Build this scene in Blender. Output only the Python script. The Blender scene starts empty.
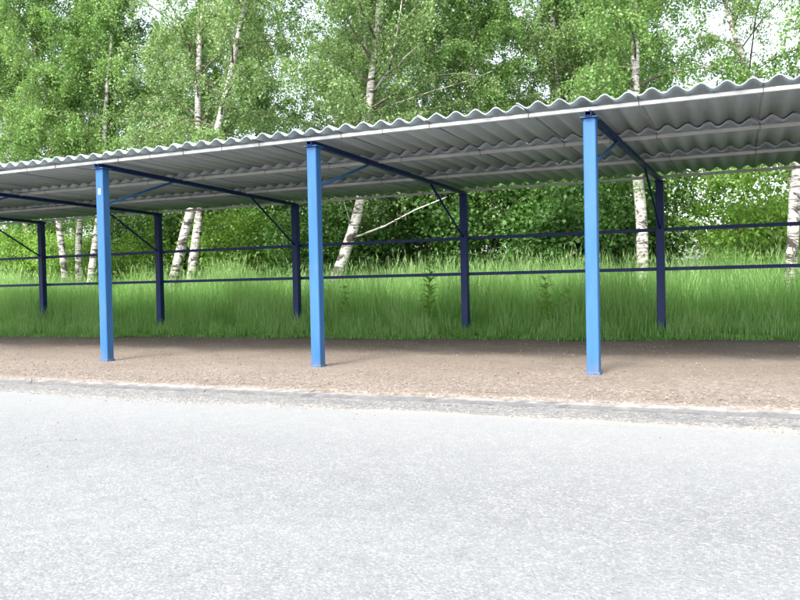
import bpy, math, random
import numpy as np
from mathutils import Matrix, Vector
PI = math.pi
scene = bpy.context.scene
col = scene.collection

# ------------------------------------------------------------------ camera
F_PX, CAM = 774.16, np.array([10.0461, -7.0248, 0.8219])      # focal length in pixels of an 800 px wide frame
YAW, PITCH, ROLL = -0.4134, -0.0189, -0.0201
FWD = np.array([math.sin(YAW)*math.cos(PITCH), math.cos(YAW)*math.cos(PITCH), math.sin(PITCH)])
_r = np.array([math.cos(YAW), -math.sin(YAW), 0.0]); _u = np.cross(_r, FWD)
RIGHT = math.cos(ROLL)*_r + math.sin(ROLL)*_u
UP = -math.sin(ROLL)*_r + math.cos(ROLL)*_u
cd = bpy.data.cameras.new('camera'); cam = bpy.data.objects.new('camera', cd); col.objects.link(cam)
cd.sensor_fit = 'HORIZONTAL'; cd.sensor_width = 36.0; cd.lens = F_PX/800*36.0
cd.clip_start = 0.05; cd.clip_end = 3000
cam.matrix_world = Matrix(((RIGHT[0], UP[0], -FWD[0], CAM[0]), (RIGHT[1], UP[1], -FWD[1], CAM[1]),
                           (RIGHT[2], UP[2], -FWD[2], CAM[2]), (0, 0, 0, 1)))
scene.camera = cam
scene.render.resolution_x, scene.render.resolution_y = 1024, 768

# ------------------------------------------------------------------ sky, sun, exposure
SUN_EL, SUN_AZ = math.radians(52), math.radians(187)          # azimuth clockwise from +Y: the sun stands behind the camera
SUN_DIR = Vector((math.sin(SUN_AZ)*math.cos(SUN_EL), math.cos(SUN_AZ)*math.cos(SUN_EL), math.sin(SUN_EL)))
world = bpy.data.worlds.new('World'); scene.world = world; world.use_nodes = True
wn, wl = world.node_tree.nodes, world.node_tree.links
sky = wn.new('ShaderNodeTexSky'); sky.sky_type = 'NISHITA'; sky.sun_disc = False
sky.sun_elevation = SUN_EL; sky.sun_rotation = SUN_AZ; sky.air_density = 1.0; sky.dust_density = 4.0; sky.ozone_density = 1.0
hsv = wn.new('ShaderNodeHueSaturation'); hsv.inputs['Saturation'].default_value = 0.5
bg = wn['Background']; bg.inputs['Strength'].default_value = 0.15
wl.new(sky.outputs[0], hsv.inputs['Color']); wl.new(hsv.outputs[0], bg.inputs['Color'])
sl = bpy.data.lights.new('sun', 'SUN'); sl.energy = 1.15; sl.angle = math.radians(12); sl.color = (1.0, 0.96, 0.9)
so = bpy.data.objects.new('sun', sl); col.objects.link(so)
so.rotation_euler = SUN_DIR.to_track_quat('Z', 'Y').to_euler()
so.location = SUN_DIR*40
scene.view_settings.view_transform = 'Standard'; scene.view_settings.look = 'None'
scene.view_settings.gamma = 1.0; scene.view_settings.exposure = 2.2

# ------------------------------------------------------------------ helpers
def at(px, py, Y):
    """point on the photo's pixel ray (800x600) that stands Y metres beyond the front posts"""
    d = FWD + RIGHT*(px-400)/F_PX + UP*(300-py)/F_PX
    return CAM + d*((Y-CAM[1])/d[1])

def mesh_np(name, verts, faces, attrs=None, smooth=False):
    """verts (n,3), faces: list of int arrays (m,k)"""
    me = bpy.data.meshes.new(name)
    verts = np.asarray(verts, dtype=np.float32)
    faces = [np.asarray(f, dtype=np.int32) for f in faces if len(f)]
    me.vertices.add(len(verts)); me.vertices.foreach_set('co', verts.ravel())
    nl = sum(f.size for f in faces); npoly = sum(len(f) for f in faces)
    me.loops.add(nl); me.loops.foreach_set('vertex_index', np.concatenate([f.ravel() for f in faces]))
    tot = np.concatenate([np.full(len(f), f.shape[1], np.int32) for f in faces])
    me.polygons.add(npoly)
    me.polygons.foreach_set('loop_start', np.concatenate([[0], np.cumsum(tot)[:-1]]).astype(np.int32))
    if smooth: me.polygons.foreach_set('use_smooth', np.ones(npoly, bool))
    for k, v in (attrs or {}).items():
        a = me.attributes.new(k, 'FLOAT', 'POINT'); a.data.foreach_set('value', np.asarray(v, np.float32))
    me.update(calc_edges=True); me.validate()
    return me

class MB:
    def __init__(s): s.v = []; s.f = []
    def box(s, x0, x1, y0, y1, z0, z1):
        b = len(s.v)
        s.v += [(x0,y0,z0),(x1,y0,z0),(x1,y1,z0),(x0,y1,z0),(x0,y0,z1),(x1,y0,z1),(x1,y1,z1),(x0,y1,z1)]
        s.f += [tuple(b+i for i in q) for q in ((3,2,1,0),(4,5,6,7),(0,1,5,4),(1,2,6,5),(2,3,7,6),(3,0,4,7))]
        return s
    def tube(s, pts, rad, n=8, cap=True):
        pts = [np.asarray(p, float) for p in pts]; b = len(s.v); up = None
        for i, p in enumerate(pts):
            t = pts[min(i+1, len(pts)-1)] - pts[max(i-1, 0)]; t = t/(np.linalg.norm(t)+1e-9)
            if up is None:
                up = np.cross(t, (0, 1, 0) if abs(t[1]) < .9 else (1, 0, 0))
            up = up - t*np.dot(up, t); up /= np.linalg.norm(up)+1e-9
            w = np.cross(t, up)
            for k in range(n):
                a = 2*PI*k/n
                s.v.append(tuple(p + rad[i]*(math.cos(a)*up + math.sin(a)*w)))
        for i in range(len(pts)-1):
            for k in range(n):
                s.f.append((b+i*n+k, b+i*n+(k+1) % n, b+(i+1)*n+(k+1) % n, b+(i+1)*n+k))
        if cap:
            s.f.append(tuple(b+k for k in range(n))[::-1]); s.f.append(tuple(b+(len(pts)-1)*n+k for k in range(n)))
        return s
    def mesh(s, name, m=None, smooth=False, bevel=0):
        me = bpy.data.meshes.new(name); me.from_pydata([tuple(map(float, v)) for v in s.v], [], s.f)
        if bevel:
            import bmesh
            bm = bmesh.new(); bm.from_mesh(me)
            bmesh.ops.bevel(bm, geom=bm.edges[:], offset=bevel, segments=1, affect='EDGES'); bm.to_mesh(me); bm.free()
        if smooth: me.polygons.foreach_set('use_smooth', [True]*len(me.polygons))
        if m: me.materials.append(m)
        me.update(); return me

def obj(name, me, parent=None, mat=None, loc=None):
    o = bpy.data.objects.new(name, me); col.objects.link(o)
    if mat is not None and me is not None and not me.materials: me.materials.append(mat)
    if parent is not None: o.parent = parent
    if loc is not None: o.location = loc
    return o
def tag(o, label=None, cat=None, group=None, kind=None):
    if label: o['label'] = label
    if cat: o['category'] = cat
    if group: o['group'] = group
    if kind: o['kind'] = kind
    return o
def empty(name, loc=(0, 0, 0)):
    o = bpy.data.objects.new(name, None); col.objects.link(o); o.location = loc; o.empty_display_size = .2; return o

# ------------------------------------------------------------------ materials
class Mat:
    def __init__(s, name):
        s.m = bpy.data.materials.new(name); s.m.use_nodes = True
        s.n, s.l = s.m.node_tree.nodes, s.m.node_tree.links; s.p = s.n['Principled BSDF']; s.out = s.n['Material Output']
        s.coord = None
    def new(s, t, **kw):
        n = s.n.new(t)
        for k, v in kw.items():
            if k in n.inputs: n.inputs[k].default_value = v
            else: setattr(n, k, v)
        return n
    def link(s, a, b): s.l.new(a, b)
    def pos(s, kind='Object', scale=(1, 1, 1)):
        c = s.new('ShaderNodeTexCoord'); mp = s.new('ShaderNodeMapping'); mp.inputs['Scale'].default_value = scale
        s.link(c.outputs[kind], mp.inputs['Vector']); return mp.outputs[0]
    def world(s, scale=(1, 1, 1)):
        c = s.new('ShaderNodeNewGeometry'); mp = s.new('ShaderNodeMapping'); mp.inputs['Scale'].default_value = scale
        s.link(c.outputs['Position'], mp.inputs['Vector']); return mp.outputs[0]
    def noise(s, vec, scale, detail=4, rough=.6, dist=0):
        n = s.new('ShaderNodeTexNoise'); n.inputs['Scale'].default_value = scale; n.inputs['Detail'].default_value = detail
        n.inputs['Roughness'].default_value = rough; n.inputs['Distortion'].default_value = dist
        s.link(vec, n.inputs['Vector']); return n.outputs['Fac']
    def voro(s, vec, scale, feature='F1', out='Distance'):
        n = s.new('ShaderNodeTexVoronoi'); n.feature = feature; n.inputs['Scale'].default_value = scale
        s.link(vec, n.inputs['Vector']); return n.outputs[out]
    def ramp(s, fac, stops):
        r = s.new('ShaderNodeValToRGB'); e = r.color_ramp.elements
        while len(e) < len(stops): e.new(.5)
        for i, (p, c) in enumerate(stops):
            e[i].position = p; e[i].color = (c[0], c[1], c[2], 1) if hasattr(c, '__len__') else (c, c, c, 1)
        s.link(fac, r.inputs[0]); return r.outputs[0]
    def mix(s, fac, a, b, mode='MIX'):
        m = s.new('ShaderNodeMix'); m.data_type = 'RGBA'; m.blend_type = mode
        for sock, v in ((m.inputs[0], fac), (m.inputs[6], a), (m.inputs[7], b)):
            if hasattr(v, 'links') or hasattr(v, 'is_linked'): s.link(v, sock)
            elif hasattr(v, '__len__'): sock.default_value = (*v, 1)
            else: sock.default_value = v
        return m.outputs[2]
    def math(s, op, a, b=0, clamp=False):
        m = s.new('ShaderNodeMath'); m.operation = op; m.use_clamp = clamp
        for sock, v in ((m.inputs[0], a), (m.inputs[1], b)):
            if hasattr(v, 'is_linked'): s.link(v, sock)
            else: sock.default_value = v
        return m.outputs[0]
    def bump(s, h, strength, dist):
        b = s.new('ShaderNodeBump'); b.inputs['Strength'].default_value = strength; b.inputs['Distance'].default_value = dist
        s.link(h, b.inputs['Height']); s.link(b.outputs[0], s.p.inputs['Normal'])
    def done(s, color, rough=.8, spec=.5, metal=0):
        if hasattr(color, 'is_linked'): s.link(color, s.p.inputs['Base Color'])
        else: s.p.inputs['Base Color'].default_value = (*color, 1)
        if hasattr(rough, 'is_linked'): s.link(rough, s.p.inputs['Roughness'])
        else: s.p.inputs['Roughness'].default_value = rough
        s.p.inputs['Specular IOR Level'].default_value = spec; s.p.inputs['Metallic'].default_value = metal
        return s.m

def m_paint(name, c, c2):
    M = Mat(name); v = M.world()
    a = M.noise(M.world((6, 6, 1.2)), 1.0, 5, .65)
    base = M.mix(M.ramp(a, [(.35, 0), (.7, 1)]), c, c2)
    chips = M.ramp(M.noise(v, 38, 5, .7), [(.61, 0), (.645, 1)])
    big = M.ramp(M.noise(v, 3.1, 3), [(.50, 0), (.66, 1)])
    ch = M.math('MULTIPLY', chips, big)
    base = M.mix(ch, base, (.16, .09, .055))
    sx = M.new('ShaderNodeSeparateXYZ'); M.link(v, sx.inputs[0])
    e = M.math('SUBTRACT', M.math('MULTIPLY', M.noise(M.world((14, 14, 5)), 1.0, 5, .7), .45), sx.outputs[2])
    base = M.mix(M.ramp(M.math('ADD', e, .0), [(.10, 0), (.26, .5)]), base, (.12, .11, .10))
    streak = M.ramp(M.noise(M.world((55, 55, 2.2)), 1.0, 4, .6), [(.55, 0), (.75, .35)])
    base = M.mix(streak, base, c)
    M.bump(M.noise(v, 90, 3), .12, .002)
    return M.done(base, M.ramp(a, [(.3, .42), (.7, .62)]), .3)
MAT = {}
MAT['blue'] = m_paint('sunlit_blue_paint', (.023, .098, .245), (.038, .126, .285))  # shelter's blue paint on the front posts, sunlight put into a lighter tone
MAT['shaded_blue'] = m_paint('shaded_blue_paint', (.002, .013, .080), (.004, .023, .12))  # same blue paint with the shade under the roof put into its colour
def m_galv():
    M = Mat('grey_purlin_paint'); v = M.world()
    a = M.noise(M.world((1.5, 8, 8)), 2.0, 5)
    c = M.ramp(a, [(.3, (.33, .345, .355)), (.6, (.46, .475, .485)), (.8, (.54, .55, .55))])
    r = M.ramp(M.noise(v, 9, 6, .75), [(.66, 0), (.74, 1)])
    return M.done(M.mix(r, c, (.20, .12, .08)), .33, .6)
MAT['purlin'] = m_galv()
def m_sheet():
    M = Mat('fibre_cement'); 
    oi = M.new('ShaderNodeObjectInfo')
    w = M.world((9, 1.1, 1))
    st = M.noise(w, 1.0, 5, .65)
    blot = M.noise(M.world(), 1.6, 5, .65)
    c = M.ramp(st, [(.28, (0.227, 0.278, 0.307)), (.5, (0.296, 0.360, 0.394)), (.75, (0.361, 0.424, 0.461))])
    c = M.mix(M.ramp(blot, [(.42, 0), (.75, .5)]), c, (0.223, 0.259, 0.257))
    c = M.mix(.55, c, M.ramp(oi.outputs['Random'], [(0, (0.246, 0.298, 0.328)), (1, (0.352, 0.420, 0.455))]))
    M.bump(M.noise(M.world(), 60, 4), .25, .003)
    return M.done(c, .85, .3)
MAT['sheet'] = m_sheet()
def m_road():
    M = Mat('worn_asphalt'); w = M.world()
    ag = M.new('ShaderNodeTexVoronoi'); ag.inputs['Scale'].default_value = 105; M.link(w, ag.inputs['Vector'])
    sep = M.new('ShaderNodeSeparateColor'); M.link(ag.outputs['Color'], sep.inputs[0])
    stones = M.ramp(sep.outputs[0], [(0, (0.053, 0.058, 0.062)), (.3, (0.118, 0.125, 0.128)), (.7, (0.191, 0.200, 0.198)), (1, (0.347, 0.354, 0.340))])
    gap = M.ramp(ag.outputs['Distance'], [(.35, 0), (.62, 1)])
    c = M.mix(M.math('MULTIPLY', gap, .75), stones, (0.098, 0.101, 0.110))
    fine = M.noise(w, 170, 3, .7)
    c = M.mix(.35, c, M.ramp(fine, [(.3, (0.090, 0.095, 0.103)), (.7, (0.255, 0.256, 0.243))]))
    # large worn and dusty patches, tyre polished bands along the street
    band = M.noise(M.world((.10, .9, 1)), 1.0, 4, .55, .4)
    patch = M.noise(w, .55, 6, .62)
    c = M.mix(M.ramp(band, [(.30, .1), (.7, .45)]), c, (0.201, 0.212, 0.208))
    c = M.mix(M.ramp(patch, [(.45, 0), (.8, .3)]), c, (0.133, 0.144, 0.149))
    blot = M.noise(w, 11, 6, .75)
    c = M.mix(M.ramp(blot, [(.44, 0), (.64, .35)]), c, (0.098, 0.103, 0.112))
    pit = M.ramp(M.noise(w, 70, 3, .8), [(.57, 0), (.66, .6)])
    c = M.mix(pit, c, (0.061, 0.066, 0.074))
    # sandy dust washed up against the kerb
    sx = M.new('ShaderNodeSeparateXYZ'); M.link(w, sx.inputs[0])
    e = M.math('ADD', sx.outputs[1], M.math('MULTIPLY', M.noise(M.world((1.2, 3, 1)), 1.6, 5, .7), .30))
    dm = M.ramp(M.math('ADD', e, 2.9), [(.90, 0), (1.0, .0)])
    mr = M.new('ShaderNodeMapRange'); mr.inputs[1].default_value = -2.20; mr.inputs[2].default_value = -2.02
    M.link(e, mr.inputs[0])
    c = M.mix(mr.outputs[0], c, M.ramp(M.noise(w, 55, 4, .7), [(.35, (0.183, 0.155, 0.123)), (.7, (0.286, 0.260, 0.213))]))
    mr2 = M.new('ShaderNodeMapRange'); mr2.inputs[1].default_value = -3.8; mr2.inputs[2].default_value = -2.2; mr2.inputs[4].default_value = .5
    M.link(e, mr2.inputs[0])
    c = M.mix(mr2.outputs[0], c, (0.219, 0.226, 0.219))
    # thin cracks
    cr = M.new('ShaderNodeTexVoronoi'); cr.feature = 'DISTANCE_TO_EDGE'; cr.inputs['Scale'].default_value = .33
    dv = M.new('ShaderNodeVectorMath'); dv.operation = 'ADD'
    nz = M.new('ShaderNodeTexNoise'); nz.inputs['Scale'].default_value = 1.7; nz.inputs['Detail'].default_value = 6; M.link(w, nz.inputs['Vector'])
    sc = M.new('ShaderNodeVectorMath'); sc.operation = 'SCALE'; sc.inputs['Scale'].default_value = .55; M.link(nz.outputs['Color'], sc.inputs[0])
    M.link(w, dv.inputs[0]); M.link(sc.outputs[0], dv.inputs[1]); M.link(dv.outputs[0], cr.inputs['Vector'])
    ck = M.ramp(cr.outputs['Distance'], [(.0, 1), (.0035, 0)])
    ck = M.math('MULTIPLY', ck, M.ramp(M.noise(w, .8, 3), [(.50, 0), (.64, .4)]))
    c = M.mix(ck, c, (0.042, 0.043, 0.044))
    # slow change of tone across the whole street
    h = M.math('SUBTRACT', M.math('SUBTRACT', M.math('MULTIPLY', fine, .35), M.math('MULTIPLY', ag.outputs['Distance'], .9)), M.math('MULTIPLY', ck, 1.5))
    M.bump(h, .35, .006)
    return M.done(c, .78, .35)
MAT['road'] = m_road()
def m_strip():
    M = Mat('dark_gutter_asphalt'); w = M.world()
    ag = M.new('ShaderNodeTexVoronoi'); ag.inputs['Scale'].default_value = 70; M.link(w, ag.inputs['Vector'])
    sep = M.new('ShaderNodeSeparateColor'); M.link(ag.outputs['Color'], sep.inputs[0])
    c = M.ramp(sep.outputs[0], [(0, (0.075, 0.078, 0.080)), (.5, (0.128, 0.129, 0.128)), (.85, (0.188, 0.186, 0.176)), (1, (0.315, 0.300, 0.271))])
    c = M.mix(M.ramp(M.noise(w, 7, 6, .75), [(.45, 0), (.7, .55)]), c, (0.212, 0.203, 0.183))
    c = M.mix(M.ramp(M.noise(M.world((.7, 2.5, 1)), 1.3, 5, .65), [(.48, 0), (.72, .6)]), c, (0.103, 0.106, 0.107))
    M.bump(M.math('SUBTRACT', M.noise(w, 60, 4), ag.outputs['Distance']), .6, .01)
    return M.done(c, .9, .25)
MAT['strip'] = m_strip()
def m_gravel():
    M = Mat('pinkish_gravel'); w = M.world()
    ag = M.new('ShaderNodeTexVoronoi'); ag.inputs['Scale'].default_value = 48; M.link(w, ag.inputs['Vector'])
    sep = M.new('ShaderNodeSeparateColor'); M.link(ag.outputs['Color'], sep.inputs[0])
    st = M.ramp(sep.outputs[1], [(0, (0.092, 0.075, 0.060)), (.45, (0.154, 0.128, 0.106)), (.8, (0.194, 0.168, 0.141)), (1, (0.292, 0.266, 0.234))])
    dust = M.ramp(M.noise(w, 1.3, 6, .65), [(.35, (0.122, 0.098, 0.080)), (.7, (0.168, 0.141, 0.116))])
    sx = M.new('ShaderNodeSeparateXYZ'); M.link(w, sx.inputs[0])
    e = M.math('ADD', sx.outputs[1], M.math('MULTIPLY', M.noise(w, .9, 5, .65), 2.4))
    mr = M.new('ShaderNodeMapRange'); mr.inputs[1].default_value = 0.0; mr.inputs[2].default_value = 2.6; mr.inputs[3].default_value = .25; mr.inputs[4].default_value = .8
    M.link(e, mr.inputs[0])
    c = M.mix(mr.outputs[0], st, dust)
    # damp leaf mould beside the grass
    mr2 = M.new('ShaderNodeMapRange'); mr2.inputs[1].default_value = 4.6; mr2.inputs[2].default_value = 5.6; mr2.inputs[4].default_value = .85
    M.link(e, mr2.inputs[0])
    c = M.mix(mr2.outputs[0], c, (.105, .085, .067))
    grey = M.ramp(M.noise(M.world((.5, 1.4, 1)), 1.1, 5, .6), [(.45, 0), (.7, .45)])
    c = M.mix(grey, c, (0.178, 0.159, 0.141))
    h = M.math('SUBTRACT', M.math('MULTIPLY', M.noise(w, 25, 5, .7), .8), ag.outputs['Distance'])
    M.bump(h, .7, .012)
    return M.done(c, .95, .2)
MAT['gravel'] = m_gravel()
def m_kerb():
    M = Mat('kerb_concrete'); w = M.world(); oi = M.new('ShaderNodeObjectInfo')
    g = M.new('ShaderNodeNewGeometry'); sx = M.new('ShaderNodeSeparateXYZ'); M.link(w, sx.inputs[0])
    a = M.noise(w, 14, 6, .7); ag = M.voro(w, 75)
    c = M.ramp(a, [(.3, (0.073, 0.075, 0.079)), (.55, (0.099, 0.102, 0.104)), (.78, (0.145, 0.145, 0.143))])
    c = M.mix(M.ramp(ag, [(.1, .45), (.5, 0)]), c, (0.073, 0.075, 0.079))
    c = M.mix(.2, c, M.ramp(oi.outputs['Random'], [(0, (0.092, 0.094, 0.097)), (1, (0.111, 0.112, 0.111))]))
    e = M.math('ADD', sx.outputs[2], M.math('MULTIPLY', M.noise(w, 9, 5, .7), .03))
    mr = M.new('ShaderNodeMapRange'); mr.inputs[1].default_value = .006; mr.inputs[2].default_value = .018; M.link(e, mr.inputs[0])
    c = M.mix(mr.outputs[0], c, (.215, .205, .188))
    M.bump(M.math('ADD', a, M.math('MULTIPLY', ag, .8)), .6, .008)
    return M.done(c, .9, .3)
MAT['kerb'] = m_kerb()
def m_soil():
    M = Mat('soil'); w = M.world()
    c = M.ramp(M.noise(w, 3, 6, .7), [(.3, (.035, .045, .015)), (.55, (.06, .07, .025)), (.75, (.085, .07, .04))])
    M.bump(M.noise(w, 12, 6, .7), .8, .04)
    return M.done(c, 1, .1)
MAT['soil'] = m_soil()
def m_leaf(name, stops, trans=.35, hue=.0):
    """stops: dark, mid, light leaf colours picked by the per-leaf attribute 'tone'"""
    M = Mat(name); at_ = M.new('ShaderNodeAttribute'); at_.attribute_name = 'tone'
    oi = M.new('ShaderNodeObjectInfo')
    t = M.math('ADD', at_.outputs['Fac'], M.math('MULTIPLY', M.math('SUBTRACT', oi.outputs['Random'], .5), .18), True)
    c = M.ramp(t, [(0, stops[0]), (.5, stops[1]), (1, stops[2])])
    M.done(c, .5, .4)
    tr = M.new('ShaderNodeBsdfTranslucent'); M.link(M.mix(.5, c, (.75, .95, .22), 'MULTIPLY'), tr.inputs['Color'])
    gain = M.mix(1.0, c, (1.2, 1.3, .7), 'MULTIPLY'); M.link(gain, tr.inputs['Color'])
    mx = M.new('ShaderNodeMixShader'); mx.inputs[0].default_value = trans
    M.link(M.p.outputs[0], mx.inputs[1]); M.link(tr.outputs[0], mx.inputs[2]); M.link(mx.outputs[0], M.out.inputs['Surface'])
    return M.m
MAT['birch_leaf'] = m_leaf('birch_leaf', ((0.064, 0.138, 0.031), (0.136, 0.259, 0.066), (0.289, 0.396, 0.154)), .4)
MAT['pale_leaf'] = m_leaf('pale_birch_leaf', ((0.085, 0.157, 0.049), (0.179, 0.283, 0.106), (0.363, 0.454, 0.227)), .4)
MAT['dark_leaf'] = m_leaf('shrub_leaf', ((.032, .088, .018), (.066, .158, .032), (.13, .25, .06)), .35)
MAT['lime_leaf'] = m_leaf('lime_shrub_leaf', ((.085, .175, .028), (.17, .31, .05), (.29, .44, .11)), .45)
MAT['grass'] = m_leaf('grass_blade', ((0.051, 0.167, 0.022), (0.128, 0.317, 0.058), (0.368, 0.508, 0.246)), .5)
MAT['weed'] = m_leaf('weed_leaf', ((0.102, 0.211, 0.049), (0.196, 0.340, 0.081), (0.306, 0.454, 0.146)), .45)
def m_bark():
    M = Mat('birch_bark'); w = M.world((1, 1, 1))
    strip = M.noise(M.world((4, 4, 26)), 1.0, 4, .7, .6)
    big = M.noise(M.world((3.2, 3.2, 5)), 1.0, 5, .7, .8)
    c = M.ramp(M.noise(M.world((6, 6, 3)), 1, 5), [(.3, (0.420, 0.398, 0.356)), (.6, (0.571, 0.552, 0.510))])
    c = M.mix(M.ramp(strip, [(.515, 0), (.58, .9)]), c, (0.076, 0.062, 0.053))
    sx = M.new('ShaderNodeSeparateXYZ'); M.link(w, sx.inputs[0])
    low = M.new('ShaderNodeMapRange'); low.inputs[1].default_value = 2.2; low.inputs[2].default_value = .1; low.inputs[3].default_value = 0; low.inputs[4].default_value = .13; M.link(sx.outputs[2], low.inputs[0])
    scar = M.ramp(M.math('ADD', big, low.outputs[0]), [(.535, 0), (.59, .95)])
    c = M.mix(scar, c, (0.042, 0.035, 0.029))
    M.bump(M.math('SUBTRACT', strip, scar), .5, .02)
    return M.done(c, .75, .3)
MAT['bark'] = m_bark()
def m_twig():
    M = Mat('branch_bark'); 
    c = M.ramp(M.noise(M.world((5, 5, 14)), 1, 4), [(.38, (.07, .055, .042)), (.58, (.16, .135, .11)), (.75, (.36, .33, .29))])
    return M.done(c, .85, .2)
MAT['branch'] = m_twig()
def m_stem():
    M = Mat('shrub_stem'); return M.done(M.ramp(M.noise(M.world((8, 8, 3)), 1, 4), [(.35, (.045, .035, .025)), (.7, (.12, .095, .07))]), .9, .2)
MAT['stem'] = m_stem()
def m_stone():
    M = Mat('loose_stone'); a = M.new('ShaderNodeAttribute'); a.attribute_name = 'tone'
    return M.done(M.ramp(a.outputs['Fac'], [(0, (0.181, 0.148, 0.122)), (.55, (0.181, 0.152, 0.126)), (1, (0.351, 0.328, 0.298))]), .9, .25)
MAT['stone'] = m_stone()
MAT['rust'] = Mat('rusty_steel'); _M = MAT['rust']; MAT['rust'] = _M.done(_M.ramp(_M.noise(_M.world(), 40, 4), [(.35, (.10, .05, .03)), (.7, (.22, .12, .07))]), .85, .3)
MAT['sticker'] = Mat('paper_sticker'); _M = MAT['sticker']; MAT['sticker'] = _M.done(_M.ramp(_M.noise(_M.world(), 60, 3), [(.3, (.6, .6, .58)), (.6, (.8, .8, .78))]), .6)

rng = np.random.default_rng(7); random.seed(7)

# ------------------------------------------------------------------ ground, road, kerb, gravel pad
def wob(x, y):
    return .5*np.sin(.9*x+1.3*y+.3)+.3*np.sin(2.3*x-1.1*y+1.)+.2*np.sin(4.1*x+3.7*y)
ROAD_Z = -0.035
me = MB(); me.v = [(-900, -900, -.16), (900, -900, -.16), (900, 900, -.16), (-900, 900, -.16)]; me.f = [(0, 1, 2, 3)]
tag(obj('ground', me.mesh('ground'), mat=MAT['soil']), kind='structure')
def sheet_grid(name, x0, x1, ys, dx, zf, mat):
    xs = np.arange(x0, x1+1e-6, dx); X, T = np.meshgrid(xs, np.linspace(0, 1, len(ys)))
    Y = np.empty_like(X)
    for j, y in enumerate(ys): Y[j] = y(xs) if callable(y) else y
    Z = zf(X, Y); n, m = X.shape
    idx = np.arange(n*m).reshape(n, m)
    q = np.stack([idx[:-1, :-1], idx[:-1, 1:], idx[1:, 1:], idx[1:, :-1]], -1).reshape(-1, 4)
    return tag(obj(name, mesh_np(name, np.stack([X, Y, Z], -1).reshape(-1, 3), [q], smooth=True), mat=mat), kind='structure')
road = sheet_grid('road', -60, 60, list(np.concatenate([[-60, -40, -25, -18], np.arange(-14, -1.9, .5), [-1.76]])), .5,
                  lambda X, Y: ROAD_Z + .006*wob(X*.5, Y*.7) *np.clip((-2.6-Y)/1.0, 0, 1), MAT['road'])
STRIP_E = lambda xs: np.interp(xs, [-40, 4.4, 8, 10.4, 40], [-2.40, -2.27, -2.20, -2.13, -1.95]) + .022*np.sin(1.7*xs+.5) + .016*np.sin(4.9*xs) + .012*np.sin(13.*xs+1) + .008*np.sin(31*xs)
strip = sheet_grid('asphalt_strip', -40, 40, [lambda xs: STRIP_E(xs)-.012, STRIP_E, -2.05, -1.76], .05,
                   lambda X, Y: ROAD_Z + .004 + .002*wob(X*3, Y*4) - np.where(Y < STRIP_E(X)-.006, .008, 0), MAT['strip'])
pad = sheet_grid('gravel_pad', -40, 40, [-1.705]+list(np.arange(-1.70, 5.4, .1)), .1,
                 lambda X, Y: np.clip(.010*wob(X*1.7, Y*2.1) + .006*wob(X*6, Y*5) - .004, -.03, .03)*np.clip((Y+1.65)/.5, 0, 1) + .007*np.clip((-1.2-Y)/.4, 0, 1) + .006*wob(X*9, Y*0)*np.clip((-1.4-Y)/.3, 0, 1) + np.where(Y < -1.702, -.06, 0), MAT['gravel'])
def grass_edge(x):
    return np.interp(x, [-40, -2.7, 1.3, 5.2, 8.2, 10.8, 40], [3.2, 3.45, 3.95, 4.0, 4.15, 4.5, 4.8]) + .07*np.sin(2.1*x)+.05*np.sin(5.3*x+1)+.03*np.sin(11*x)
def terrain(X, Y):
    d = np.clip(Y-grass_edge(X), 0, None)
    return .008 + .05*np.clip(d/.5, 0, 1) + .035*wob(X*.8, Y*.8)*np.clip(d/1.5, 0, 1) + .16*np.clip((d-1)/2.5, 0, 1) + .012*np.clip(d-3, 0, 30)
mys = [(lambda xs, k=k: grass_edge(xs)+k) for k in list(np.arange(0, 3, .25))+list(np.arange(3, 16, 1.))+[20, 26, 35, 50, 80]]
meadow = sheet_grid('meadow', -60, 60, mys, .25, terrain, MAT['soil'])

kerb = tag(empty('kerb', (0, -1.735, -.05)), kind='structure')
variants = []
for k in range(5):
    L = .9985; m = MB(); r_ = random.Random(k); n = 16
    ring = []
    for i in range(n+1):
        x = L*i/n; j = lambda a: r_.uniform(-a, a)
        ring.append([(x, .075, -.05-.06), (x, -.098+j(.002), -.05-.06), (x, -.076+j(.004), .022+j(.008)), (x, -.055+j(.012), .049+j(.008)), (x, .065+j(.01), .052+j(.004)), (x, .075, .044)])
    for rr in ring: m.v += rr
    for i in range(n):
        for j in range(6):
            a = i*6+j; b = i*6+(j+1) % 6; m.f.append((a, b, b+6, a+6))
    m.f.append(tuple(range(6))[::-1]); m.f.append(tuple(n*6+j for j in range(6)))
    variants.append(m.mesh('kerb_stone', MAT['kerb']))
for i in range(38):
    s = obj('kerb_stone', variants[random.randrange(5)], kerb, loc=(-16+i*.9987+random.uniform(-.0005, .0005), random.uniform(-.003, .003), random.uniform(-.003, .002)))
    s.rotation_euler = (random.uniform(-.015, .015), random.uniform(-.002, .002), random.uniform(-.003, .003))

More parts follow.
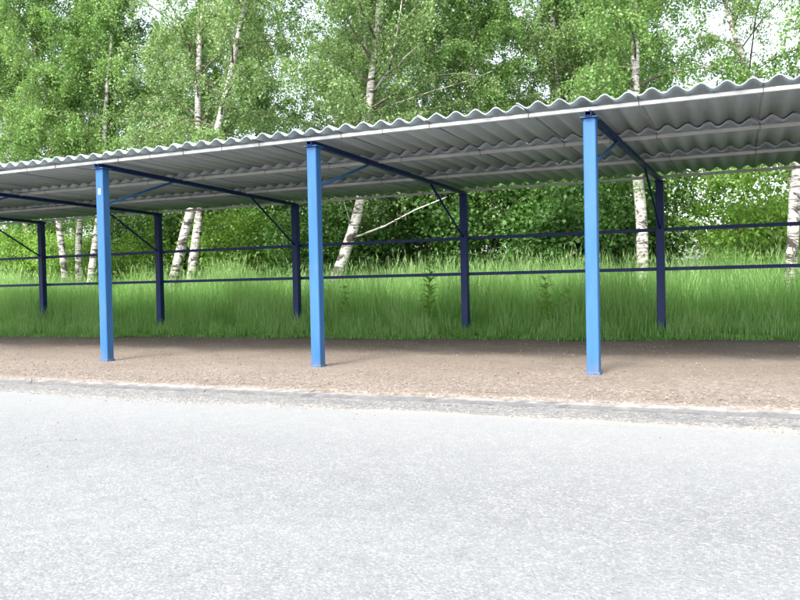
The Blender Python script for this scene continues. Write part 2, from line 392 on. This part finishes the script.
def stones(name, n, place, smin, smax, label, flat=.55, bright=0):
    P = place(n); n = len(P)
    base = np.array([(1, 0, 0), (0, 1, 0), (-1, 0, 0), (0, -1, 0), (.3, .3, .8), (-.2, .1, -.8)], float)
    tri = np.array([(0, 1, 4), (1, 2, 4), (2, 3, 4), (3, 0, 4), (1, 0, 5), (2, 1, 5), (3, 2, 5), (0, 3, 5)])
    s = smin*(smax/smin)**(rng.random(n)**2.2)
    a = rng.random(n)*2*PI
    B = base[None]*rng.uniform(.65, 1.25, (n, 6, 1)); ca, sa = np.cos(a)[:, None], np.sin(a)[:, None]
    V = np.stack([B[..., 0]*ca-B[..., 1]*sa*.7, B[..., 0]*sa+B[..., 1]*ca*.7, B[..., 2]*flat], -1)*s[:, None, None]*.5 + P[:, None]
    V[..., 2] += (s*.5*flat*.35)[:, None]
    Fc = (tri[None]+6*np.arange(n)[:, None, None]).reshape(-1, 3)
    tone = np.repeat(np.clip(rng.normal(.5+bright, .22, n), 0, 1), 6)
    return tag(obj(name, mesh_np(name, V.reshape(-1, 3), [Fc], {'tone': tone}), mat=MAT['stone']), label, 'gravel', kind='stuff')
def pl_pad(n):
    x = rng.uniform(-4, 13.5, n); y = -1.70+rng.random(n)**1.7*5.6
    y = np.where(rng.random(n) < .3, -1.62+np.abs(rng.normal(0, .28, n)), y)
    return np.stack([x, y, np.zeros(n)+.004], -1)
stones('gravel', 16000, pl_pad, .007, .034, 'loose pale stone chips scattered over the brown parking pad', bright=.04)
def pl_gut(n):
    x = rng.uniform(0, 13, n); y = STRIP_E(x)+.02-np.abs(rng.normal(0, .02+.035*np.clip(1+np.sin(x*1.3)+.6*np.sin(x*3.7), 0, 3), n))-np.where(rng.random(n) < .12, rng.random(n)*2.5, 0)
    return np.stack([x, y, np.full(n, ROAD_Z)], -1)
stones('grit', 6000, pl_gut, .005, .020, 'fine sandy grit washed up along the ragged edge of the road', bright=.1)

# ------------------------------------------------------------------ the parking shelter
FX = {1: 3.144, 2: 6.0215, 3: 8.8458}; BX = {-1: -3.0646, 0: -.0267, 1: 2.9869, 2: 6.0736, 3: 9.0195}
BAYS = range(-2, 6); HF, HB, DEP, PW = 2.268, 2.225, 4.607, .110
shelter = tag(empty('parking_shelter', (6.0, 2.3, 0)), 'long open parking shelter of blue steel posts under a grey corrugated roof', 'shelter')
OFF = Vector((6.0, 2.3, 0))
def part(name, m, loc, mat=None, parent=None):
    p = parent or shelter
    base = OFF if p is shelter else OFF + p.location
    return obj(name, m, p, mat, Vector(loc)-base)
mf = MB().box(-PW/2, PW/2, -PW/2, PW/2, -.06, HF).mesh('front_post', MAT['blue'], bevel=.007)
mb_ = MB().box(-PW/2, PW/2, -PW/2, PW/2, -.06, HB).mesh('back_post', MAT['shaded_blue'], bevel=.007)
mcapb = MB().box(-.078, .078, -.078, .078, 0, .010).mesh('cap_plate', MAT['shaded_blue'], bevel=.002)
mbase = MB().box(-.064, .064, -.064, .064, -.03, .016).mesh('base_plate', MAT['blue'], bevel=.003)
mcap = MB().box(-.078, .078, -.078, .078, 0, .010).mesh('cap_plate', MAT['blue'], bevel=.002)
RT = .050
def square_tube(L, w, h, t=.006):
    m = MB()
    for y in (0, L):
        for (a, b) in ((w/2, h), (w/2-t, h-t)):
            lo = 0 if b == h else t
            m.v += [(-a, y, lo), (a, y, lo), (a, y, b), (-a, y, b)]
    for i in range(4):
        j = (i+1) % 4
        m.f += [(i, j, 8+j, 8+i), (4+j, 4+i, 12+i, 12+j), (j, i, 4+i, 4+j), (8+i, 8+j, 12+j, 12+i)]
    return m
zf0, zb0 = HF+.010, HB+.010
RY0, RY1 = -.095, DEP+.095
slope = (zb0-zf0)/DEP
def bar(p0, p1, w, mt='shaded_blue'):
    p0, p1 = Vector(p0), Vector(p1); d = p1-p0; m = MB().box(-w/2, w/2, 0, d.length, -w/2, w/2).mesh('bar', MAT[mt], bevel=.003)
    return m, d
for i in BAYS:
    xf = FX.get(i, 3.0*i); xb = BX.get(i, 3.0*i)
    p = part('post', mf, (xf, 0, 0)); part('cap_plate', mcap, (xf, 0, HF), parent=p); part('base_plate', mbase, (xf, 0, 0), parent=p)
    if i == 1:
        st = MB().box(-.016, .016, -.0012, 0, -.035, .035).mesh('sticker', MAT['sticker'])
        part('sticker', st, (xf+.002, -PW/2-.0002, 2.0), parent=p)['label'] = 'small white paper sticker on the post'
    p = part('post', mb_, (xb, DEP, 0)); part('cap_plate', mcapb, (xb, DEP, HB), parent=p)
    L = RY1-RY0
    tilt = math.atan(slope); ang = math.atan((xb-xf)/DEP)
    r = part('rafter', square_tube(L, .058, RT).mesh('rafter', MAT['shaded_blue']), (xf+RY0*math.tan(ang), RY0, zf0+slope*RY0))
    r.rotation_euler = (tilt, 0, -ang)
    def xz(y): return xf+(xb-xf)*y/DEP, zf0+slope*y
    bx1, bz1 = xz(1.32); m, d = bar((xf, .045, 1.86), (bx1, 1.32, bz1+.006), .026, 'blue')
    b = part('brace', m, (xf, .045, 1.86)); b.rotation_euler = Vector((0, 1, 0)).rotation_difference(d).to_euler()
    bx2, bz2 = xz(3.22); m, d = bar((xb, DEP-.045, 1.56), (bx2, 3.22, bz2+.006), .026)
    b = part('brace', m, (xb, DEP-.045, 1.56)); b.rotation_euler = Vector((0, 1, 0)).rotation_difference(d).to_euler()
X0, X1 = -6.35, 15.3
for z in (1.5466, .9818):
    m = MB().box(X0, X1, DEP+PW/2, DEP+PW/2+.04, z-.025, z+.025).mesh('rail', MAT['shaded_blue'], bevel=.004)
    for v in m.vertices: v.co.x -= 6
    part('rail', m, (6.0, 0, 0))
PY = [-.075, 1.50, 3.05, 4.62]; PH = .036
def ptop(y): return zf0+slope*y+RT+PH-.010
for y in PY:
    zt = ptop(y)
    m = MB().box(X0-6, X1-6, -.020, .020, -PH, 0).mesh('purlin', MAT['purlin'], bevel=.004)
    part('purlin', m, (6.0, y, zt+.0008))
# corrugated sheets, three rows
WP, AMP, TH, NW = .194, .0265, .010, 5
def sheet_mesh(L, seed):
    r_ = random.Random(seed); n = 8; over = 3
    N = NW*n+over; rows = 3
    V = []
    for s_ in (0, 1):
        for j in range(rows):
            y = L*j/(rows-1)
            for i in range(N+1):
                x = WP*i/n; ph = 2*PI*i/n
                z = AMP - AMP*math.cos(ph+PI) + TH*s_
                V.append((x, y+(r_.uniform(-.003, .003) if j != 1 else 0), z))
    A = np.arange(2*rows*(N+1)).reshape(2, rows, N+1); Fq = []
    for j in range(rows-1):
        for i in range(N):
            Fq.append((A[0, j+1, i], A[0, j+1, i+1], A[0, j, i+1], A[0, j, i])); Fq.append((A[1, j, i], A[1, j, i+1], A[1, j+1, i+1], A[1, j+1, i]))
    for i in range(N):
        Fq.append((A[0, 0, i], A[0, 0, i+1], A[1, 0, i+1], A[1, 0, i])); Fq.append((A[0, -1, i+1], A[0, -1, i], A[1, -1, i], A[1, -1, i+1]))
    for j in range(rows-1):
        Fq.append((A[0, j+1, 0], A[0, j, 0], A[1, j, 0], A[1, j+1, 0])); Fq.append((A[0, j, N], A[0, j+1, N], A[1, j+1, N], A[1, j, N]))
    me = mesh_np('roof_sheet', V, [np.array(Fq)]); me.materials.append(MAT['sheet'])
    sm = np.zeros(len(Fq), bool); sm[:(rows-1)*N*2] = True; me.polygons.foreach_set('use_smooth', sm)
    return me
ROWS = [(-.165, 1.63), (1.39, 3.18), (2.94, 4.73)]
SW = NW*WP; nsheet = int((X1-X0)/SW)
for ri, (y0, y1) in enumerate(ROWS):
    L = y1-y0; meshes = [sheet_mesh(L, 10*ri+k) for k in range(3)]
    za = ptop(y0); zb_ = ptop(y1)
    # the front end tucks under the row in front, the rear end rides on the next row
    z0 = za + .014 + (0 if ri else .012); z1 = zb_ + .034 + (0 if ri < 2 else -.004)
    for k in range(nsheet):
        s = part('roof_sheet', meshes[random.randrange(3)], (X0+.02+k*SW+random.uniform(-.004, .004), y0+random.uniform(-.012, .012), z0+random.uniform(0, .004)))
        s.rotation_euler = (math.atan((z1-z0)/L), math.radians(.9)+random.uniform(-.001, .001), random.uniform(-.003, .003))
# hook bolts that hold the sheets to the purlins
mh = MB().tube([(0, -.025, .03), (0, -.025, -.040), (0, -.018, -.048), (0, .010, -.048)], [.0026]*4, 6).mesh('hook_bolt', MAT['rust'])
for y in PY:
    for k in range(nsheet):
        for q in ((.5,) if random.random() < .5 else (.5, 3.0)):
            part('hook_bolt', mh, (X0+.02+k*SW+WP*q+random.uniform(-.02, .02), y, ptop(y)+random.uniform(-.002, .006)))

# ------------------------------------------------------------------ leaves
def leaf_mesh(name, P, size, up_bias=.4, tone=None, droop=0.0, aspect=.72):
    n = len(P)
    d = rng.normal(size=(n, 3)); d[:, 2] -= droop; d /= np.linalg.norm(d, axis=1)[:, None]
    nn = rng.normal(size=(n, 3)); nn[:, 2] += up_bias; nn -= d*(nn*d).sum(1)[:, None]; nn /= np.linalg.norm(nn, axis=1)[:, None]
    s = np.cross(d, nn); L = (size*rng.uniform(.65, 1.3, n))[:, None]
    fold = nn*L*.12
    V = np.stack([P, P+d*L*.42+s*L*.5*aspect+fold, P+d*L, P+d*L*.42-s*L*.5*aspect+fold], 1).reshape(-1, 3)
    q = np.arange(4*n).reshape(-1, 4)
    tone = rng.normal(.5, .2, n) if tone is None else tone
    return mesh_np(name, V, [q], {'tone': np.repeat(np.clip(tone, 0, 1), 4)})

def lerp_path(path, z):
    path = np.asarray(path); return np.array([np.interp(z, path[:, 2], path[:, k]) for k in range(3)])

def make_birch(name, path, r0, H, crown0, R, nlimb, leaf, leafmat, label, group=None, nstrand=18, nleaf=84, seed=0, loc=None, thin=1.0):
    """path: trunk points in world metres; the thing stands at its base"""
    global rng
    rng = np.random.default_rng(100+seed); rr = random.Random(seed)
    base = np.array(path[0]); path = np.array(path)-base
    t = tag(empty(name, loc if loc is not None else tuple(base)), label, 'tree', group)
    # smooth trunk, root flare, taper
    zs = np.concatenate([[-.12, 0, .12, .35], np.linspace(.8, H, 26)])
    pts = []; rad = []
    for z in zs:
        p = lerp_path(path, max(0, min(z, path[-1, 2]))); p[2] = z
        k = z/H
        p[0] += .05*math.sin(z*1.3+seed)*min(1, max(z, 0)/2); p[1] += .06*math.sin(z*1.1+2*seed)*min(1, max(z, 0)/2)
        pts.append(p); rad.append(r0*(max(.04, (1-k)**.85))*(1+.45*max(0, 1-max(z, 0)/.35)))
    obj('trunk', MB().tube(pts, rad, 12).mesh('trunk', MAT['bark'], smooth=True), t)
    pts = np.array(pts)
    br = MB(); P = []; tones = []
    for k in range(nlimb):
        u = (k+rr.random())/nlimb
        z = crown0 + (H*.97-crown0)*u**1.05
        s = lerp_path(pts, z)
        a = k*2.39996+rr.uniform(-.5, .5)
        prof = math.sin(PI*min(1, max(.0, .22+.78*u)))**.8 if u > .35 else .62+.38*u/.35
        Lm = R*max(.25, prof)*rr.uniform(.7, 1.15)*(1-.35*u)
        el = math.radians(rr.uniform(25, 60)+18*u)
        dirv = np.array([math.cos(a)*math.cos(el), math.sin(a)*math.cos(el), math.sin(el)])
        n = 6; lp = [s]; d = dirv.copy(); step = Lm*1.15/n
        for i in range(n):
            d = d+np.array([rr.uniform(-.16, .16), rr.uniform(-.16, .16), -.17+rr.uniform(-.1, .1)]); d /= np.linalg.norm(d)
            lp.append(lp[-1]+d*step)
        rb = max(.008, r0*.22*(1-u*.7))
        br.tube(lp, [rb*(1-.85*i/n)+.003 for i in range(n+1)], 5, False)
        lp = np.array(lp)
        limb_tone = rr.uniform(-.1, .1)
        for q in range(nstrand):
            tt = .16+.84*(q+rr.random())/nstrand
            j = min(n-1, int(tt*n)); f = tt*n-j; o = lp[j]*(1-f)+lp[j+1]*f
            b = rr.uniform(0, 2*PI); dd = np.array([math.cos(b)*.8, math.sin(b)*.8, rr.uniform(-.2, .55)])
            ln = rr.uniform(.45, 1.25)*(.75+.35*R/2.5)
            m = max(6, int(nleaf*thin*ln)); w = np.linspace(.06, 1, m)[:, None]
            droop = np.array([0, 0, -1.0])
            strand = o + dd*ln*(w-.42*w*w) + droop*ln*(.62*w*w)
            strand = strand + rng.normal(0, .052, (m, 3))
            P.append(strand); tones.append(np.clip(rng.normal(.48+limb_tone+.0*w[:, 0], .2, m), 0, 1))
            if q % 3 == 0:
                w2 = np.linspace(0, 1, 4)[:, None]
                br.tube(o + dd*ln*(w2-.42*w2*w2) + droop*ln*(.62*w2*w2), [.006, .005, .004, .003], 3, False)
    obj('branches', br.mesh('branches', MAT['branch'], smooth=True), t)
    P = np.concatenate(P); T = np.concatenate(tones)
    obj('crown', leaf_mesh('crown', P, leaf, .5, T, droop=.7), t, leafmat)
    return t

def make_shrub(name, loc, h, w, nclump, leaf, leafmat, label, cat, group=None, seed=0, perclump=110):
    global rng
    rng = np.random.default_rng(500+seed); rr = random.Random(900+seed)
    t = tag(empty(name, loc), label, cat, group); st = MB(); P = []; tones = []
    nst = 6; tips = []
    for k in range(nst):
        a = 2*PI*k/nst+rr.uniform(-.4, .4); sp = rr.uniform(.15, .42)*w
        top = np.array([math.cos(a)*sp, math.sin(a)*sp, h*rr.uniform(.6, .92)])
        pts = [np.array([math.cos(a)*.07, math.sin(a)*.07, -.08])]
        for i in range(1, 6):
            u = i/5; pts.append(pts[0]*(1-u)+np.array([top[0]*u**1.3, top[1]*u**1.3, top[2]*u])+np.array([rr.uniform(-.06, .06), rr.uniform(-.06, .06), 0]))
        st.tube(pts, [.035*(1-.8*i/5)*(h/3) for i in range(6)], 6, False); tips.append(pts)
    for k in range(nclump):
        pts = rr.choice(tips); i = rr.randrange(1, 6); o = pts[i]
        a = rr.uniform(0, 2*PI); el = rr.uniform(-.3, 1.0); ln = rr.uniform(.12, .5)*w
        d = np.array([math.cos(a)*math.cos(el), math.sin(a)*math.cos(el), math.sin(el)*.7])
        e = o+d*ln; e[2] = max(.12, min(e[2], h))
        if k % 2 == 0: st.tube([o, (o+e)/2+np.array([0, 0, .06]), e], [.012, .008, .004], 3, False)
        m = int(perclump*rr.uniform(.6, 1.4)); u = rng.random(m)**.6
        c = o*(1-u[:, None])+e*u[:, None]
        sp = .06+.17*u
        P.append(c+rng.normal(size=(m, 3))*sp[:, None]*np.array([1, 1, .6])*(.5+.18*h))
        tones.append(np.clip(rng.normal(.47+rr.uniform(-.12, .12), .18, m), 0, 1))
    obj('stems', st.mesh('stems', MAT['stem'], smooth=True), t)
    P = np.concatenate(P); T = np.concatenate(tones); k = P[:, 2] > .03
    obj('crown', leaf_mesh('crown', P[k], leaf, .9, T[k], droop=.3, aspect=.8), t, leafmat)
    return t

def copy_tree(o, loc, rz, sc, label, group=None):
    c = o.copy(); col.objects.link(c); c.location = loc; c.rotation_euler = (0, 0, rz); c.scale = (sc, sc, sc)
    c['label'] = label
    if group: c['group'] = group
    elif 'group' in c: del c['group']
    for ch in o.children:
        if ch.name.split('.')[0] == 'branch': continue
        d = ch.copy(); col.objects.link(d); d.parent = c
    return c

def ground_at(x, y): return float(terrain(np.array([x]), np.array([y]))[0])
def trunk_path(pix, Y, H, lean_y=0.0):
    """trunk through photo pixels at distance Y, carried down to the soil and up to H"""
    p = [at(x, y, Y) for x, y in pix]
    d = p[1]-p[0]; g = ground_at(p[0][0], Y)
    b = p[0]+d*((g-p[0][2])/d[2]); pts = [b]+p
    d = pts[-1]-pts[-2]; d = d/d[2]
    z = pts[-1][2]
    while z < H+g:
        d = d*np.array([.75, .75, 1]); pts.append(pts[-1]+d*1.2); z += 1.2
    pts = np.array(pts); pts[:, 1] += lean_y*(pts[:, 2]-g)/H
    return pts
BG = 'birches growing in the grass behind the shelter'
B = {}
B[1] = make_birch('birch_tree', trunk_path([(66, 306), (62, 224), (47, 145), (38, 60)], 9.0, 11), .105, 11, 2.9, 2.5, 40, .060, MAT['birch_leaf'],
    'slim birch of the close clump of three, its trunk bowing outward away from its neighbours', BG, seed=1)
B[2] = make_birch('birch_tree', trunk_path([(80, 305), (80, 235), (82, 150)], 9.6, 10), .11, 10, 3.1, 2.2, 34, .060, MAT['birch_leaf'],
    'straight upright birch in the middle of the close clump of three', BG, seed=2)
B[3] = make_birch('birch_tree', trunk_path([(88, 305), (95, 240), (105, 150), (108, 100)], 9.0, 10), .11, 10, 2.7, 2.3, 36, .060, MAT['birch_leaf'],
    'birch of the close clump of three that tilts toward the thick leaning birch', BG, seed=3)
B[4] = make_birch('birch_tree', trunk_path([(165, 318), (190, 215), (215, 140), (230, 80)], 6.9, 10.5), .125, 10.5, 3.1, 2.5, 30, .056, MAT['pale_leaf'],
    'thick bright white birch trunk leaning strongly beside the back rails', BG, seed=4, nstrand=16, thin=.95)
B[5] = make_birch('birch_tree', trunk_path([(190, 303), (197, 225), (199, 130), (200, 30)], 8.6, 12), .13, 12, 3.0, 2.5, 40, .060, MAT['pale_leaf'],
    'upright birch with dark scarred bark standing right behind the thick leaning trunk', BG, seed=5)
B[6] = make_birch('birch_tree', trunk_path([(328, 300), (344, 250), (361, 195), (371, 110), (376, 20)], 8.2, 11.5), .135, 11.5, 2.5, 3.3, 58, .058, MAT['pale_leaf'],
    'lone crooked birch with speckled leaning trunk and bare side branches under the roof edge', BG, seed=6)
B[7] = make_birch('birch_tree', trunk_path([(641, 300), (641, 205), (637, 95), (630, 5)], 7.4, 11), .115, 11, 2.7, 2.4, 44, .056, MAT['birch_leaf'],
    'straight birch with flaking speckled bark directly behind a back post', BG, seed=7)
B[8] = make_birch('birch_tree', trunk_path([(787, 305), (791, 260), (797, 200), (808, 110), (824, 20)], 7.0, 11), .10, 11, 2.4, 2.3, 38, .056, MAT['birch_leaf'],
    'smooth white birch with black base leaning away from the sunlit gap in the trees', BG, seed=8)
for pix, r in [([(353, 238), (385, 226), (415, 210), (447, 197)], .026), ([(351, 226), (345, 205), (338, 180)], .02),
               ([(372, 95), (389, 70), (396, 40), (402, 0)], .03), ([(390, 78), (404, 58), (420, 44)], .02), ([(371, 112), (420, 95), (470, 80), (495, 70)], .009)]:
    pts = [at(x, y, 8.2-.35*k) - np.array(B[6].location) for k, (x, y) in enumerate(pix)]
    obj('branch', MB().tube(pts, [r*(1-.7*k/(len(pts)-1)) for k in range(len(pts))], 6).mesh('branch', MAT['bark'], smooth=True), B[6])
# second row and farther wood: each tree its own object
g2 = 'leafy trees of the wood farther back'
lab2 = 'fresh green leafy tree in the rows of wood behind the birches'
lab2p = 'pale grey green leafy tree in the rows of wood behind the birches'
spots = [(-13, 13, 1, 1.0), (-9.5, 14, 5, 1.0), (-6, 13.2, 3, .95), (-.2, 13.6, 5, 1.05), (2.4, 12.0, 7, .95), (4.4, 13.5, 6, 1.0),
         (6.3, 11.6, 5, .9), (7.7, 13.5, 3, 1.0), (-3.9, 14.6, 4, 1.05), (12.2, 12.8, 4, 1.0), (4.0, 10.9, 3, .9), (1.0, 16.0, 6, 1.1), (-1.6, 11.9, 8, 1.0), (13.6, 10.8, 7, .95), (14.2, 14, 2, 1.0),
         (-18, 19, 6, 1.1), (-12.5, 20, 7, 1.1), (-8, 20, 2, 1.15), (-3, 19.5, 1, 1.1), (2, 20, 4, 1.1), (6, 19, 7, 1.1), (17, 19, 6, 1.0), (-23, 24, 5, 1.2)]
for i, (x, y, s, sc) in enumerate(spots):
    copy_tree(B[s], (x, y, ground_at(x, y)-.02), 1.1+i*2.3, sc, lab2p if s in (4, 5, 6) else lab2, g2+(', pale green' if s in (4, 5, 6) else ', fresh green'))
# understorey shrubs
S = {}
S['dark'] = make_shrub('shrub', (4.6, 10.0, ground_at(4.6, 10.0)), 3.3, 2.9, 120, .085, MAT['dark_leaf'], 'tall dense dark green shrub behind the lone crooked birch', 'shrub', seed=1)
S['dark2'] = make_shrub('shrub', (6.7, 9.4, ground_at(6.7, 9.4)), 3.0, 2.6, 105, .09, MAT['dark_leaf'], 'dense dark shrub with big leaves beside the straight speckled birch', 'shrub', seed=2)
S['lime'] = make_shrub('shrub', (-2.3, 10.3, ground_at(-2.3, 10.3)), 3.1, 3.0, 120, .075, MAT['lime_leaf'], 'bright yellow green shrub behind the thick leaning birch trunk', 'shrub', seed=3)
S['lime2'] = make_shrub('shrub', (9.9, 9.2, ground_at(9.9, 9.2)), 2.5, 2.3, 75, .07, MAT['lime_leaf'], 'airy yellow green sapling bush between the straight birch and the black based birch', 'shrub', seed=4)
g3 = 'undergrowth shrubs along the wood edge'
sh = [(1.6, 10.6, 'dark', .95), (.4, 9.8, 'dark2', .9), (3.0, 11.5, 'dark', 1.05), (8.1, 10.4, 'dark2', 1.0), (-4.9, 12.2, 'dark2', 1.1), (5.5, 12.2, 'dark2', 1.2),
      (12.6, 10.2, 'dark2', .85), (-15.5, 15, 'dark2', 1.2), (2.0, 14, 'dark', 1.3), (-2.2, 14.2, 'dark2', 1.3), (7.5, 14, 'dark', 1.2), (-7.0, 15.5, 'dark', 1.3), (-11, 16.5, 'dark2', 1.4), (-4.6, 16.5, 'dark', 1.4), (-9.4, 13.6, 'dark', 1.1)]
for i, (x, y, k, sc) in enumerate(sh):
    copy_tree(S[k], (x, y, ground_at(x, y)-.02), .7+i*1.9, sc, 'dark green undergrowth shrub along the edge of the wood', g3)
sh = [(-9.8, 11.6, 'lime', .9), (-7.2, 11.8, 'lime2', .95), (-11.0, 10.0, 'lime2', .9), (-2.8, 12.4, 'lime', 1.1), (11.3, 9.6, 'lime2', .9), (10.6, 11.8, 'lime', 1.2), (-13.6, 12.5, 'lime', 1.0), (1.2, 12.6, 'lime2', 1.1), (-5.8, 11.4, 'lime2', 1.1), (-8.4, 10.4, 'lime', .8), (-12.0, 11.8, 'lime', 1.0)]
for i, (x, y, k, sc) in enumerate(sh):
    copy_tree(S[k], (x, y, ground_at(x, y)-.02), .4+i*2.1, sc, 'sunlit yellow green undergrowth shrub along the edge of the wood', g3+', yellow green')

# ------------------------------------------------------------------ tall grass
rng = np.random.default_rng(42)
def grass(name, n, xr, dfun, hmin, hmax, wid, label, tone0=.45, seedhead=0.0, ramp0=.13, ramp1=2.5):
    x = rng.uniform(*xr, n); y = grass_edge(x)+dfun(n)
    clump = .5+.5*np.clip(.8*wob(x*1.1+3, y*1.3)+.7*wob(x*3.1, y*2.7+2)+.4*wob(x*7.3+1, y*5.1), -1, 1)
    h = hmin+(hmax-hmin)*np.clip(.12+.7*clump+rng.normal(0, .22, n), 0, 1.15)
    d = y-grass_edge(x); near = np.clip((x-.5+1.5*wob(x*.9, y*.2))/4, 0, 1)           # the verge stands taller along the middle bays
    h = h*np.clip(ramp0+(.22+.14*near)*np.clip(d/.8, 0, 1)+np.clip(d-.7, 0, 9)/ramp1*(1+.6*near), .1, 1)
    keep = rng.random(n) < np.clip(.35+.65*clump+np.where(d < .4, .4, 0), 0, 1)
    x, y, h, clump, d = x[keep], y[keep], h[keep], clump[keep], d[keep]; n = len(x)
    z = terrain(x, y)-.01
    a = rng.random(n)*2*PI; lean = rng.uniform(.04, .48, n)**1.15*h
    dx, dy = np.cos(a), np.sin(a); fa = rng.random(n)*PI
    wx, wy = np.cos(fa), np.sin(fa); w = wid*rng.uniform(.6, 1.3, n)
    def ring(t, k): 
        cx = x+dx*lean*t**2; cy = y+dy*lean*t**2; cz = z+h*(t-.18*t**3*(lean/h))
        return np.stack([cx-wx*w*k/2, cy-wy*w*k/2, cz], -1), np.stack([cx+wx*w*k/2, cy+wy*w*k/2, cz], -1)
    a0, b0 = ring(0, 1); a1, b1 = ring(.45, .95); a2, b2 = ring(.78, .6); tip, _ = ring(1.0, 0)
    V = np.stack([a0, b0, a1, b1, a2, b2, tip], 1).reshape(-1, 3); o = 7*np.arange(n)[:, None]
    Q = np.concatenate([o+np.array([0, 1, 3, 2]), o+np.array([2, 3, 5, 4])]); T = o+np.array([4, 5, 6])
    tn = np.clip(tone0+.22*(clump-.5)+rng.normal(0, .17, n)+np.where(rng.random(n) < .07, .3, 0)*(d > 1.0), 0, 1)
    tone = np.repeat(tn, 7)
    if seedhead:
        k = rng.choice(n, int(n*seedhead), False); k = k[d[k] > 1.6]; m = len(k)
        tp = tip[k]; hd = .10+.09*rng.random(m); W = .0045+.003*rng.random(m)
        ax = np.stack([dx[k]*.35, dy[k]*.35, np.ones(m)], -1)*hd[:, None]; sd = np.stack([wx[k], wy[k], 0*wx[k]], -1)*W[:, None]
        tp = tp-ax*.15
        HV = np.stack([tp, tp+ax*.4+sd, tp+ax, tp+ax*.4-sd], 1).reshape(-1, 3)
        Q = np.concatenate([Q, len(V)+np.arange(4*m).reshape(-1, 4)]); V = np.concatenate([V, HV])
        tone = np.concatenate([tone, np.repeat(rng.uniform(.8, 1, m), 4)])
    return tag(obj(name, mesh_np(name, V, [Q, T], {'tone': tone}), mat=MAT['grass']), label, 'grass', kind='stuff')
grass('tall_grass', 130000, (-10, 14), lambda n: .12+rng.random(n)**1.25*4.2, .42, 1.22, .0078, 'tall meadow grass with pale seed heads growing behind the shelter', .66, .14)
grass('far_grass', 30000, (-22, 18), lambda n: 4.0+rng.random(n)*7, .55, 1.0, .020, 'meadow grass between the birch trunks and the undergrowth', .5, .04)
grass('short_grass', 26000, (-9, 14), lambda n: -.16+np.abs(rng.normal(0, .32, n))-np.where(rng.random(n) < .12, rng.random(n)*.28, 0), .10, .24, .006, 'short grass fringe along the edge of the gravel pad', .5, 0, .35, 1.5)

# tall weeds that stand out of the grass
def make_weed(name, loc, h, seed, label):
    rr = random.Random(seed); t = tag(empty(name, loc), label, 'weed')
    m = MB(); pts = [(rr.uniform(-.02, .02)*i, rr.uniform(-.02, .02)*i, -.04+h*i/5) for i in range(6)]
    m.tube(pts, [.007*(1-.6*i/5) for i in range(6)], 5, False)
    obj('stem', m.mesh('stem', MAT['weed']), t)
    k = 0; z = .15*h
    while z < h:
        for s in range(3):
            a = k*1.2+s*2*PI/3+rr.uniform(-.2, .2); L = .23*(1.1-.6*z/h)*rr.uniform(.8, 1.2); W = L*.21
            c, sn = math.cos(a), math.sin(a); lm = MB()
            prof = [(0, .15, 0), (.3, 1, .28), (.65, .8, .42), (1, .03, .30)]
            for (u, w, dz) in prof:
                lm.v += [(c*u*L-sn*W*w/1.0, sn*u*L+c*W*w, dz*L), (c*u*L, sn*u*L, dz*L-.012*w), (c*u*L+sn*W*w, sn*u*L-c*W*w, dz*L)]
            for i in range(3):
                b = 3*i; lm.f += [(b, b+1, b+4, b+3), (b+1, b+2, b+5, b+4)]
            me = lm.mesh('leaf', MAT['weed'], smooth=True)
            av = me.attributes.new('tone', 'FLOAT', 'POINT'); av.data.foreach_set('value', [rr.uniform(.6, 1.0)]*len(me.vertices))
            obj('leaf', me, t, loc=(pts[-1][0]*z/h, pts[-1][1]*z/h, z+rr.uniform(-.035, .035)))
        z += .075; k += 1
    return t
for px, py, Y, h, s, l in [(427, 258, 5.0, 1.12, 1, 'tall single stemmed weed with whorled narrow leaves near a back post'),
                           (545, 276, 4.9, .95, 2, 'tall leafy weed in the grass behind the dark shrub bay'),
                           (562, 286, 5.0, .85, 3, 'shorter leafy weed beside the tall leafy weed'),
                           (345, 288, 4.9, .8, 4, 'bushy weed in front of the lone crooked birch')]:
    p = at(px, py, Y); g = ground_at(p[0], Y); make_weed('weed', (p[0], Y, g), p[2]-g, s, l)
